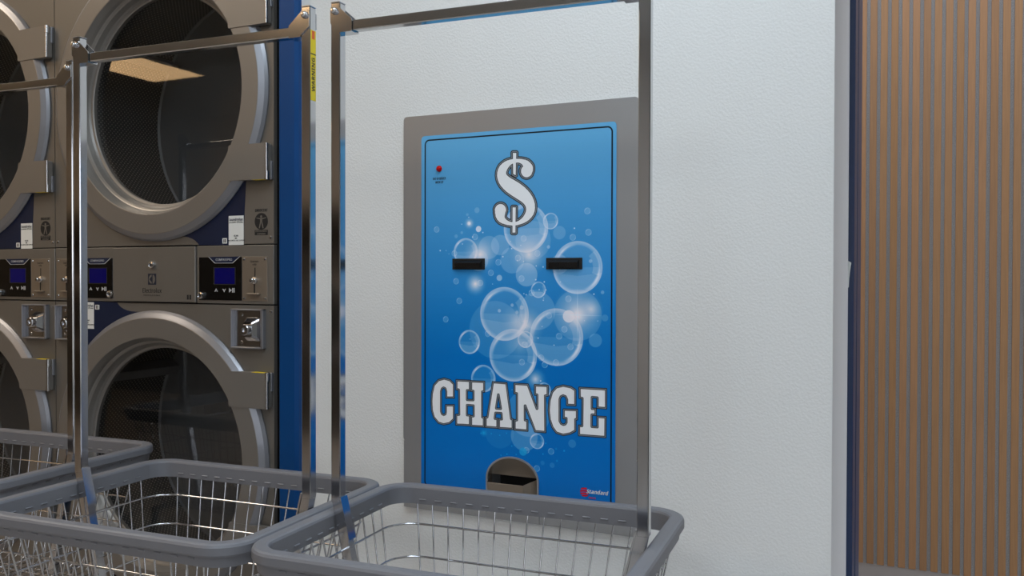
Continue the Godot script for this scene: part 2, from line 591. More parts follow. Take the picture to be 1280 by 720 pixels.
func stack_dryer(k: int) -> void:
	var d := base("stack_dryer", Vector3(DRYER_X - DRYER_STEP * k, 0, 0))
	tag(d, ["stacked pair of grey steel dryers beside the tall blue trim", "stacked pair of grey steel dryers, the column away from the blue trim"][k], "dryer", "stacked dryers in the wall")
	var h := DRYER_STEP / 2 - 0.0015
	var y0 := 1.152
	var y1 := 1.297
	var case := Shape.new()      # cabinet behind the front
	case.box(Vector3(-h, 0, -0.66), Vector3(h, 2.12, -0.645))
	for s in [-1.0, 1.0]:
		case.box(Vector3(s * h - 0.0015 - s * 0.0015, 0, -0.645), Vector3(s * h + 0.0015 - s * 0.0015, 2.12, -0.012))
	case.box(Vector3(-h, 2.11, -0.645), Vector3(h, 2.12, -0.012))
	case.box(Vector3(-h + 0.004, y0 - 0.004, -0.645), Vector3(h - 0.004, y1 + 0.004, -0.012))
	put("cabinet", case, M.gap, d)
	for up in [true, false]:
		var c := Vector2(0, 1.684 if up else 0.757)
		var panel := put("front_panel", ring_panel(Vector2(-h, y1 + 0.003) if up else Vector2(-h, 0.02), Vector2(h, 2.12) if up else Vector2(h, y0 - 0.003), c, 0.335, -0.014, 0.0), M.steel, d)
		navy_corner(panel, up)
		door(d, c, up)
		drum(d, c)
		for s in [-1.0, 1.0]:
			var q := Vector2(s * (h - 0.009), y1 + 0.018 if up else y0 - 0.018)
			put("screw", Shape.new().lathe([Vector2(0.0042, 0), Vector2(0.0036, 0.0018), Vector2(0, 0.0022)], Vector3(q.x, q.y, 0), 12), M.zinc, panel)
		stickers(d, up)
	# control strip
	var xs := [dl(142.5, 345).x, dl(246.0, 345).x]
	control_module(d, Vector2(-h, y0), Vector2(xs[0] - 0.001, y1), true)
	control_module(d, Vector2(xs[1] + 0.001, y0), Vector2(h, y1), false)
	logo_door(d, Vector2(xs[0] + 0.001, y0 + 0.001), Vector2(xs[1] - 0.001, y1 - 0.001))
	coin_vault(d, true)
	coin_vault(d, false)


func navy_corner(panel: Node, up: bool) -> void:
	var p := PackedVector2Array()
	for q in [[307.8, 215.0], [307.3, 235.0], [306.3, 255.0], [305.3, 275.0], [304.6, 290.0], [304.4, 306.4], [249.0, 306.4], [247.0, 303.5], [244.0, 300.6], [240.0, 298.2], [235.5, 296.6], [230.0, 295.6], [215.0, 295.0], [230.0, 270.0]]:
		p.append(dl(q[0], q[1]))
	if not up:
		for i in p.size():
			p[i] = Vector2(-p[i].x, 2.449 - p[i].y)
	put("navy_field", Shape.new().slab(p, 0.0, 0.0006), M.navy, panel)


func door(d: Node, c: Vector2, up: bool) -> void:
	var o := base("door", Vector3(c.x, c.y, 0), d)
	var prof := [Vector2(0.3735, 0.001), Vector2(0.3735, 0.004), Vector2(0.368, 0.011), Vector2(0.358, 0.0175), Vector2(0.3555, 0.019)]
	put("door_edge", Shape.new().lathe(prof, Vector3.ZERO, 96), M.bevel, o)
	var inner := [Vector2(0.3555, 0.019), Vector2(0.354, 0.0196), Vector2(0.306, 0.0196), Vector2(0.3035, 0.0188), Vector2(0.3025, 0.0165), Vector2(0.297, 0.004), Vector2(0.2945, -0.004), Vector2(0.2915, -0.006), Vector2(0.2875, -0.010), Vector2(0.2835, -0.024), Vector2(0.2805, -0.030), Vector2(0.276, -0.0315), Vector2(0.2735, -0.034), Vector2(0.2735, -0.044)]
	put("door_ring", Shape.new().lathe(inner, Vector3.ZERO, 96), M.door_steel, o)
	var g := Shape.new()
	g.lathe([Vector2(0.0, -0.035), Vector2(0.2745, -0.035)], Vector3.ZERO, 64)
	put("door_glass", g, M.glass, o)
	for s in [-1.0, 1.0]:
		var a: float = s * 0.230
		var b: float = s * 0.143
		var p := rect(Vector2(0.262, minf(a, b)), Vector2(0.383, maxf(a, b)), 0.004, 3)
		put("hinge_plate", Shape.new().slab(p, 0.004, 0.0212), M.door_steel, o)
		var out: float = s * 0.230
		put("hinge_pin", Shape.new().tube([Vector3(0.3805, b, 0.019), Vector3(0.3805, out - s * 0.02, 0.019)], 0.0042, 10), M.zinc, o)
		put("hinge_knuckle", Shape.new().tube([Vector3(0.3805, out - s * 0.0195, 0.0175), Vector3(0.3805, out + s * 0.001, 0.0175)], 0.0062, 12), M.zinc, o)
		put("hinge_leaf", Shape.new().box(Vector3(0.374, minf(out, out - s * 0.045), 0.0), Vector3(0.3855, maxf(out, out - s * 0.045), 0.008), 0.001), M.bevel, o)
		if s == (-1.0 if up else 1.0):
			put("yellow_label", Shape.new().box(Vector3(0.335, out - 0.0006, 0.006), Vector3(0.372, out + 0.0006, 0.0208)), M.yellow, o)


func drum(d: Node, c: Vector2) -> void:
	var at := Vector3(c.x, c.y, 0)
	var b := put("drum", Shape.new().lathe([Vector2(0.325, -0.075), Vector2(0.372, -0.095), Vector2(0.372, -0.345)], at, 72, Basis.IDENTITY, 78.0), M.drum, d)
	put("drum_back", Shape.new().lathe([Vector2(0.372, -0.345), Vector2(0.366, -0.350), Vector2(0.10, -0.350), Vector2(0.095, -0.343), Vector2(0.0, -0.343)], at, 48), M.drum_back, b)
	put("mouth_collar", Shape.new().lathe([Vector2(0.335, -0.014), Vector2(0.325, -0.045), Vector2(0.325, -0.075)], at, 64), M.door_steel, b)
	for k in 3:
		var a := TAU * k / 3.0 + 0.5
		var e := Vector3(cos(a), sin(a), 0)
		put("drum_rib", Shape.new().bar(at + e * 0.352 + Vector3(0, 0, -0.10), at + e * 0.352 + Vector3(0, 0, -0.343), 0.03, 0.04, Vector3(-e.y, e.x, 0)), M.drum_back, b)


func stickers(d: Node, up: bool) -> void:
	var a := dl(286.2, 270.0)
	var b := dl(304.9, 306.0)
	var e := dl(278.4, 297.8)
	var f := dl(284.0, 304.4)
	var flip := func(p: Vector2) -> Vector2: return p
	if not up:      # on the lower dryer the paper label and its small neighbour sit in the opposite corner
		var w := b.x - a.x
		var hgt := a.y - b.y
		var lo := dl(117.8, 411.0)
		a = Vector2(lo.x - w, lo.y + hgt)
		b = Vector2(lo.x, lo.y)
		e = dl(119.4, 381.0)
		f = dl(124.4, 386.8)
	var st := plate("paper_label", Vector2(a.x, b.y), Vector2(b.x, a.y), 0.0006, 0.0012, M.white, d, 0.0)
	var mid := (a.x + b.x) / 2
	var z := 0.0014
	words("lettering", "laundrylux", Vector3(mid, a.y - 0.0095, z), 0.0092, M.ink_blue, st, 0.93, true)
	words("lettering", "LAUNDRY SYSTEMS", Vector3(mid, a.y - 0.0165, z), 0.0038, M.ink, st, 1.1)
	words("lettering", "SCAN", Vector3(mid, b.y + 0.0225, z), 0.0055, M.ink, st, 1.0, true)
	words("lettering", "ME", Vector3(mid, b.y + 0.0165, z), 0.0045, M.ink, st, 1.0, true)
	words("lettering", "FOR SERVICE AND SUPPORT", Vector3(mid, b.y + 0.0110, z), 0.0034, M.ink, st, 0.95)
	var sm := plate("book_label", Vector2(e.x, f.y), Vector2(f.x, e.y), 0.0006, 0.0012, M.white, d, 0.0)
	var m2 := (e + f) / 2
	for s in [-1.0, 1.0]:
		put("print", Shape.new().slab(rect(m2 + Vector2(s * 0.0022 - 0.0013, -0.0045), m2 + Vector2(s * 0.0022 + 0.0013, 0.0045)), 0.0012, 0.0014), M.ink, sm)
	if up:
		var em := base("certificate_mark", Vector3.ZERO, d)
		var c := dl(326.7, 276.7)
		words("lettering", "ERGOCERT", Vector3(c.x, dl(326.7, 263.0).y, 0.0004), 0.0095, M.ink, em, 0.82, true)
		put("disc", Shape.new().slab(circle(c, 0.0205, 0.0205), 0.0, 0.0005), M.ink, em)
		# a plain spread-armed figure, a generic stand-in
		var fig := Shape.new()
		fig.slab(circle(c + Vector2(0, 0.0115), 0.003, 0.0035, 14), 0.0005, 0.0008)
		fig.slab(PackedVector2Array([c + Vector2(-0.0035, 0.0075), c + Vector2(0.0035, 0.0075), c + Vector2(0.003, -0.002), c + Vector2(-0.003, -0.002)]), 0.0005, 0.0008)
		for s in [-1.0, 1.0]:
			fig.slab(PackedVector2Array([c + Vector2(0, 0.0075), c + Vector2(s * 0.015, 0.0095), c + Vector2(s * 0.015, 0.0078), c + Vector2(0, 0.0045)]), 0.0005, 0.0008)
			fig.slab(PackedVector2Array([c + Vector2(0, -0.001), c + Vector2(s * 0.0032, -0.001), c + Vector2(s * 0.0075, -0.0165), c + Vector2(s * 0.0045, -0.0170)]), 0.0005, 0.0008)
		put("figure", fig, M.steel, em)
		var p := dl(318.6, 294.0)
		var q := dl(334.8, 287.2)
		plate("caption_box", p, q, 0.0, 0.0005, M.ink, em, 0.0)
		var cm := (p + q) / 2
		words("lettering", "ERGONOMICS", Vector3(cm.x, cm.y + 0.0031, 0.0007), 0.0056, M.steel, em, 0.95, true)
		words("lettering", "CERTIFIED", Vector3(cm.x, cm.y - 0.0035, 0.0007), 0.0056, M.steel, em, 0.95, true)


func cam_lock(called: String, at: Vector2, z: float, parent: Node, r := 0.0095) -> void:
	put(called, Shape.new().lathe([Vector2(r, 0), Vector2(r, 0.004), Vector2(r * 0.92, 0.0075), Vector2(r * 0.62, 0.0085), Vector2(r * 0.60, 0.0065), Vector2(0, 0.0065)], Vector3(at.x, at.y, z), 20), M.zinc, parent)
	put("keyhole", Shape.new().box(Vector3(at.x - 0.001, at.y - 0.003, z + 0.006), Vector3(at.x + 0.001, at.y + 0.003, z + 0.0072)), M.gap, parent)


func control_module(d: Node, lo: Vector2, hi: Vector2, mirrored: bool) -> void:
	var m := put("control_module", Shape.new().box(Vector3(lo.x, lo.y, -0.012), Vector3(hi.x, hi.y, 0.001), 0.0012), M.steel, d)
	var off := 0.0
	var black_lo := dl(249.8, 374.8)
	var black_hi := dl(303.1, 321.1)
	var coin_lo := dl(303.3, 376.1)
	var coin_hi := dl(334.7, 320.6)
	if mirrored:      # the payment plate sits on the outer side here, the display keeps its layout
		var w := black_hi.x - black_lo.x
		var wc := coin_hi.x - coin_lo.x
		coin_lo.x = lo.x + 0.006
		coin_hi.x = coin_lo.x + wc
		off = coin_hi.x + 0.0005 - black_lo.x
		black_lo.x += off
		black_hi.x = black_lo.x + w
	plate("display_panel", black_lo, black_hi, 0.0, 0.0026, M.black, m)
	var shift := Vector2(off, 0)
	var z := 0.0026
	var trap := func(g: float) -> PackedVector2Array:
		return PackedVector2Array([dl(262.3 - g * 1.2, 321.3) + shift, dl(300.2 + g * 1.2, 320.7) + shift, dl(291.3 + g, 328.4 + g * 0.8) + shift, dl(270.0 - g, 328.6 + g * 0.8) + shift])
	put("header_border", Shape.new().slab(trap.call(0.75), z, z + 0.0002), M.light_grey, m)
	put("header", Shape.new().slab(trap.call(0.0), z + 0.0002, z + 0.0004), M.navy, m)
	var tc := dl(281.0, 324.6) + shift
	words("lettering", "COMPASSPRO", Vector3(tc.x, tc.y, z + 0.0006), 0.0085, M.light_grey, m, 1.0)
	plate("screen_bezel", dl(267.8, 356.0) + shift, dl(295.6, 334.0) + shift, z, z + 0.0004, M.matt_black, m, 0.0)
	plate("screen", dl(269.4, 354.8) + shift, dl(294.4, 335.0) + shift, z + 0.0004, z + 0.0007, M.screen, m, 0.0)
	for s in [0, 1]:
		var p := dl(271.2 if s == 0 else 281.2, 362.8) + shift
		var dir := 1.0 if s == 0 else -1.0
		var a := 0.0055
		var h := 0.0034 * dir
		put("arrow_key", Shape.new().slab(PackedVector2Array([p + Vector2(-a, -h), p + Vector2(-a + 0.003, -h), p + Vector2(0, h * 0.3), p + Vector2(a - 0.003, -h), p + Vector2(a, -h), p + Vector2(0, h * 1.5)]), z, z + 0.0003), M.light_grey, m)
	var q := dl(291.2, 362.8) + shift
	var play := Shape.new().slab(PackedVector2Array([q + Vector2(-0.010, -0.0055), q + Vector2(-0.001, 0), q + Vector2(-0.010, 0.0055)]), z, z + 0.0003)
	play.slab(rect(q + Vector2(0.0, -0.0055), q + Vector2(0.0028, 0.0055)), z, z + 0.0003)
	play.slab(rect(q + Vector2(0.0048, -0.0055), q + Vector2(0.0076, 0.0055)), z, z + 0.0003)
	put("start_key", play, M.light_grey, m)
	cam_lock("cam_lock", Vector2(black_hi.x - 0.006 if mirrored else dl(253.2, 369.2).x, dl(253.0, 369.2).y), z, m)
	# payment plate
	plate("coin_plate", coin_lo, coin_hi, 0.0, 0.0022, M.brushed, m)
	var cc := (coin_lo + coin_hi) / 2
	for sx in [-1.0, 1.0]:
		for sy in [-1.0, 1.0]:
			put("plate_screw", Shape.new().lathe([Vector2(0.0033, 0), Vector2(0.0026, 0.0016), Vector2(0, 0.0018)], Vector3(cc.x + sx * ((coin_hi.x - coin_lo.x) / 2 - 0.0065), cc.y + sy * ((coin_hi.y - coin_lo.y) / 2 - 0.0065), 0.0022), 10), M.zinc, m)
	words("lettering", "Quarters", Vector3(cc.x, dl(318.0, 326.9).y, 0.0024), 0.0066, M.ink, m, 1.0)
	words("lettering", "only", Vector3(cc.x, dl(318.0, 330.4).y, 0.0024), 0.0066, M.ink, m, 1.0)
	var sy0 := dl(320.0, 334.5).y
	var sy1 := dl(321.0, 346.0).y
	var sy2 := dl(318.5, 367.0).y
	put("coin_slot", Shape.new().box(Vector3(cc.x + 0.0005, sy1, 0.0015), Vector3(cc.x + 0.003, sy0, 0.0025)), M.gap, m)
	put("return_slot", Shape.new().box(Vector3(cc.x - 0.002, sy2, 0.0015), Vector3(cc.x + 0.002, sy1 - 0.012, 0.0025)), M.gap, m)
	put("return_button", Shape.new().lathe([Vector2(0.009, 0.0), Vector2(0.009, 0.003), Vector2(0.0055, 0.004), Vector2(0.0055, 0.013), Vector2(0.0045, 0.0145), Vector2(0, 0.0147)], Vector3(cc.x + 0.001, dl(318.0, 350.6).y, 0.0022), 18), M.zinc, m)
	put("return_tray", Shape.new().box(Vector3(cc.x - 0.017, sy2 - 0.003, 0.0022), Vector3(cc.x + 0.019, sy2 + 0.001, 0.011), 0.001), M.brushed, m)


func logo_door(d: Node, lo: Vector2, hi: Vector2) -> void:
	var m := put("logo_door", Shape.new().box(Vector3(lo.x, lo.y, -0.012), Vector3(hi.x, hi.y, 0.0045), 0.0015), M.steel, d)
	var z := 0.0045
	cam_lock("cam_lock", dl(192.5, 331.2), z, m)
	var c := dl(191.9, 349.0)
	put("emblem", Shape.new().slab(rect(c + Vector2(-0.0145, -0.0145), c + Vector2(0.0145, 0.0145)), z, z + 0.0003), M.ink_blue, m)
	# pale round mark: a disc split by a wedge
	var k := Shape.new()
	var arc := PackedVector2Array()
	for i in 25:
		var a := PI / 2 + PI * i / 24.0
		arc.append(c + Vector2(-0.0012 + cos(a) * 0.0105, sin(a) * 0.0118))
	k.slab(arc, z + 0.0003, z + 0.0006)
	put("emblem_left", k, M.steel, m)
	var k2 := Shape.new()
	var arc2 := PackedVector2Array()
	for i in 25:
		var a := -PI / 2 + PI * i / 24.0
		arc2.append(c + Vector2(0.0022 + cos(a) * 0.0088, sin(a) * 0.0118))
	k2.slab(arc2, z + 0.0003, z + 0.0006)
	put("emblem_right", k2, M.steel, m)
	put("emblem_wedge", Shape.new().slab(PackedVector2Array([c + Vector2(-0.0095, 0), c + Vector2(0.0016, -0.0095), c + Vector2(0.0016, 0.0095)]), z + 0.0006, z + 0.0008), M.ink_blue, m)
	var t := dl(191.6, 363.2)
	words("lettering", "Electrolux", Vector3(t.x, t.y, z + 0.0003), 0.0168, M.ink, m, 0.93)
	t = dl(191.6, 369.0)
	words("lettering", "P R O F E S S I O N A L", Vector3(t.x, t.y, z + 0.0003), 0.0052, M.ink, m, 1.18)
	var b := dl(238.0, 371.5)
	for s in [-1.0, 1.0]:
		put("book_mark", Shape.new().slab(rect(b + Vector2(s * 0.0042 - 0.0030, -0.006), b + Vector2(s * 0.0042 + 0.0030, 0.006)), z, z + 0.0002), M.ink, m)


func coin_vault(d: Node, right: bool) -> void:
	# lock box let into the lower front, one at each upper corner
	var lo := dl(292.0, 434.6)
	var hi := dl(332.5, 386.7)
	if not right:
		var w := hi.x - lo.x
		lo.x = -DRYER_STEP / 2 + 0.010
		hi.x = lo.x + w
	var v := base("coin_vault", Vector3.ZERO, d)
	var f := Shape.new()
	var t := 0.0035
	f.box(Vector3(lo.x, lo.y, 0), Vector3(lo.x + t, hi.y, 0.012), 0.0008)
	f.box(Vector3(lo.x, hi.y - t, 0), Vector3(hi.x, hi.y, 0.012), 0.0008)
	f.box(Vector3(lo.x, lo.y, 0), Vector3(hi.x, lo.y + t, 0.012), 0.0008)
	f.box(Vector3(hi.x - 0.008, lo.y, 0), Vector3(hi.x, hi.y, 0.012), 0.0008)
	put("vault_frame", f, M.bevel, v)
	plate("vault_back", lo + Vector2(t, t), hi - Vector2(0.008, t), 0.0, 0.0012, M.zinc, v, 0.0)
	var c := Vector2((lo.x + hi.x) / 2 + 0.012, (lo.y + hi.y) / 2 - 0.001)
	var a := rect(c - Vector2(0.024, 0.029), c + Vector2(0.024, 0.029), 0.008, 4)
	var b := rect(c - Vector2(0.015, 0.018), c + Vector2(0.013, 0.018), 0.006, 4)
	var s := Shape.new()
	for i in a.size():
		var j := (i + 1) % a.size()
		s.quad(Vector3(a[i].x, a[i].y, 0.001), Vector3(a[j].x, a[j].y, 0.001), Vector3(b[j].x, b[j].y, 0.020), Vector3(b[i].x, b[i].y, 0.020), Vector3(a[i].x - c.x, a[i].y - c.y, 0.02))
	s.face(b, 0.020)
	put("lock_housing", s, M.chrome, v)
	put("lock_barrel", Shape.new().lathe([Vector2(0.0135, 0.020), Vector2(0.0135, 0.031), Vector2(0.012, 0.033), Vector2(0.006, 0.033), Vector2(0.0055, 0.029), Vector2(0, 0.029)], Vector3(c.x - 0.001, c.y, 0), 24), M.zinc, v)
	for sy in [-1.0, 1.0]:
		put("vault_screw", Shape.new().lathe([Vector2(0.004, 0), Vector2(0.003, 0.002), Vector2(0, 0.0022)], Vector3(lo.x + 0.028, (lo.y + hi.y) / 2 + sy * 0.034, 0.0012), 10), M.zinc, v)


# ---------------------------------------------------------------- change machine

const DECAL_W := 640
var decal: Image
var decal_lo: Vector2
var decal_size: Vector2
var px_m: float


func to_px(p: Vector2) -> Vector2:      # wall metres to pixels of the printed sheet
	return Vector2((p.x - decal_lo.x) * px_m, (decal_lo.y + decal_size.y - p.y) * px_m)


func photo_px(x: float, y: float) -> Vector2:
	return to_px(flat(x, y, 0.011))


func blend(x: int, y: int, c: Color, a: float) -> void:
	if a > 0.003 and x >= 0 and y >= 0 and x < decal.get_width() and y < decal.get_height():
		decal.set_pixel(x, y, decal.get_pixel(x, y).lerp(c, minf(a, 1.0)))


func print_disc(x: float, y: float, r: float, c: Color, a: float) -> void:
	var q := photo_px(x, y)
	var k := r * 1.53 * px_m / 1000.0
	for j in range(int(q.y - k) - 1, int(q.y + k) + 2):
		for i in range(int(q.x - k) - 1, int(q.x + k) + 2):
			var e := Vector2(i, j).distance_to(q)
			blend(i, j, c, a * clampf(k - e + 0.5, 0.0, 1.0))


func print_flare(x: float, y: float, r: float, c: Color, a: float) -> void:      # the soft white spots of the printed picture
	var q := photo_px(x, y)
	var k := r * 1.53 * px_m / 1000.0
	for j in range(int(q.y - k), int(q.y + k) + 1):
		for i in range(int(q.x - k), int(q.x + k) + 1):
			var e := Vector2(i, j).distance_to(q) / k
			blend(i, j, c, a * pow(maxf(0.0, 1.0 - e), 1.6))


func print_bubble(x: float, y: float, r: float, strength := 1.0) -> void:
	var q := photo_px(x, y)
	var k := r * 1.53 * px_m / 1000.0
	var pale := Color(0.86, 0.90, 0.98)
	for j in range(int(q.y - k) - 1, int(q.y + k) + 2):
		for i in range(int(q.x - k) - 1, int(q.x + k) + 2):
			var d := Vector2(i, j) - q
			var e := d.length() / k
			if e > 1.03:
				continue
			var a := 0.19
			a += 0.30 * smoothstep(0.80, 0.98, e)
			# two crescents and a broad reflected patch
			var dir := d.angle()
			a += 0.55 * clampf(1.0 - absf(e - 0.86) / 0.09, 0.0, 1.0) * clampf(1.0 - absf(angle_difference(dir, -2.35)) / 0.75, 0.0, 1.0)
			a += 0.50 * clampf(1.0 - absf(e - 0.88) / 0.08, 0.0, 1.0) * clampf(1.0 - absf(angle_difference(dir, 0.55)) / 0.7, 0.0, 1.0)
			if k > 14.0:
				if e > 0.62 and e < 0.90 and dir > -0.75 and dir < 0.35:
					a += 0.16
				if d.y > k * 0.32 - absf(d.x) * 0.12:
					a += 0.10
				if e < 0.84 and d.y < 0.0:
					a -= 0.09
			blend(i, j, pale, a * strength * clampf((1.0 - e) * k + 0.5, 0.0, 1.0))


func near(p: Vector2, poly: PackedVector2Array) -> float:      # signed distance, positive inside
	var best := 1e12
	var inside := false
	var b := poly[poly.size() - 1]
	for a in poly:
		var ab := a - b
		var ap := p - b
		var t := clampf(ap.dot(ab) / maxf(ab.length_squared(), 1e-9), 0.0, 1.0)
		best = minf(best, (ap - ab * t).length_squared())
		if (a.y > p.y) != (b.y > p.y) and p.x < (b.x - a.x) * (p.y - a.y) / (b.y - a.y) + a.x:
			inside = not inside
		b = a
	return sqrt(best) if inside else -sqrt(best)


func ink_band(i: int, j: int, s: float, w: float) -> void:      # outlined lettering: dark line, grey band, dark line, white
	var dark := Color(0.10, 0.10, 0.12)
	var grey := Color(0.52, 0.54, 0.56)
	var pale := Color(0.93, 0.94, 0.95)
	if s < -4.0:
		return
	blend(i, j, dark, clampf(s + 0.5, 0.0, 1.0))
	blend(i, j, grey, clampf(s - w * 0.30 + 0.5, 0.0, 1.0))
	blend(i, j, dark, clampf(s - w * 0.68 + 0.5, 0.0, 1.0))
	blend(i, j, pale, clampf(s - w * 0.93 + 0.5, 0.0, 1.0))


func print_letter(points: Array, ox: float, oy: float, hole := []) -> void:
	var p := PackedVector2Array()
	var h := PackedVector2Array()
	for k in range(0, points.size(), 2):
		p.append(photo_px(ox + points[k] / 8.0, oy + points[k + 1] / 8.0))
	for k in range(0, hole.size(), 2):
		h.append(photo_px(ox + hole[k] / 8.0, oy + hole[k + 1] / 8.0))
	var lo := p[0]
	var hi := p[0]
	for q in p:
		lo = lo.min(q)
		hi = hi.max(q)
	for j in range(int(lo.y) - 5, int(hi.y) + 6):
		for i in range(int(lo.x) - 5, int(hi.x) + 6):
			var s := near(Vector2(i, j), p)
			if h.size():
				s = minf(s, -near(Vector2(i, j), h))
			ink_band(i, j, s + 2.3, 7.0)


func print_dollar() -> void:
	# the S as a stroke of varying half-width (in sixths of a photograph pixel), two short uprights
	var stroke := [[350, 200, 47], [358, 180, 40], [345, 150, 28], [320, 132, 18], [290, 124, 13], [255, 126, 14], [225, 135, 19], [195, 155, 27], [172, 183, 34], [161, 215, 36], [166, 250, 40], [188, 282, 46], [225, 312, 52], [265, 338, 54], [305, 366, 52], [342, 398, 46], [368, 435, 40], [378, 475, 36], [372, 512, 33], [352, 545, 27], [325, 570, 20], [292, 588, 14], [258, 597, 12], [220, 594, 13], [188, 582, 18], [160, 560, 28], [150, 530, 38], [152, 495, 46]]
	var pts := []
	for s in stroke:
		var q := photo_px(600.0 + s[0] / 6.0, 180.0 + s[1] / 6.0)
		var e := photo_px(600.0 + s[0] / 6.0, 180.0 + (s[1] + s[2]) / 6.0)
		pts.append([q, q.distance_to(e)])
	var fine := []      # a smooth curve through those points
	for k in pts.size() - 1:
		for i in 2:
			var f := i / 2.0
			var p0: Array = pts[maxi(k - 1, 0)]
			var p3: Array = pts[mini(k + 2, pts.size() - 1)]
			var c: Vector2 = pts[k][0].cubic_interpolate(pts[k + 1][0], p0[0], p3[0], f)
			fine.append([c, lerpf(pts[k][1], pts[k + 1][1], f)])
	fine.append(pts[pts.size() - 1])
	pts = fine
	var uprights := [PackedVector2Array(), PackedVector2Array()]
	for k in [[0, 246, 66], [0, 270, 66], [0, 266, 232], [0, 248, 222], [1, 244, 474], [1, 266, 474], [1, 264, 662], [1, 243, 662]]:
		uprights[k[0]].append(photo_px(600.0 + k[1] / 6.0, 180.0 + k[2] / 6.0))
	var lo := photo_px(612, 186)
	var hi := photo_px(676, 298)
	var w := 8.0
	for j in range(int(lo.y), int(hi.y)):
		for i in range(int(lo.x), int(hi.x)):
			var p := Vector2(i, j)
			var s := -1e9
			for k in pts.size() - 1:
				var a: Vector2 = pts[k][0]
				var b: Vector2 = pts[k + 1][0]
				var ab := b - a
				var t := clampf((p - a).dot(ab) / ab.length_squared(), 0.0, 1.0)
				s = maxf(s, lerpf(pts[k][1], pts[k + 1][1], t) - p.distance_to(a + ab * t))
			s = maxf(s, maxf(near(p, uprights[0]), near(p, uprights[1])))
			ink_band(i, j, s + w, w)


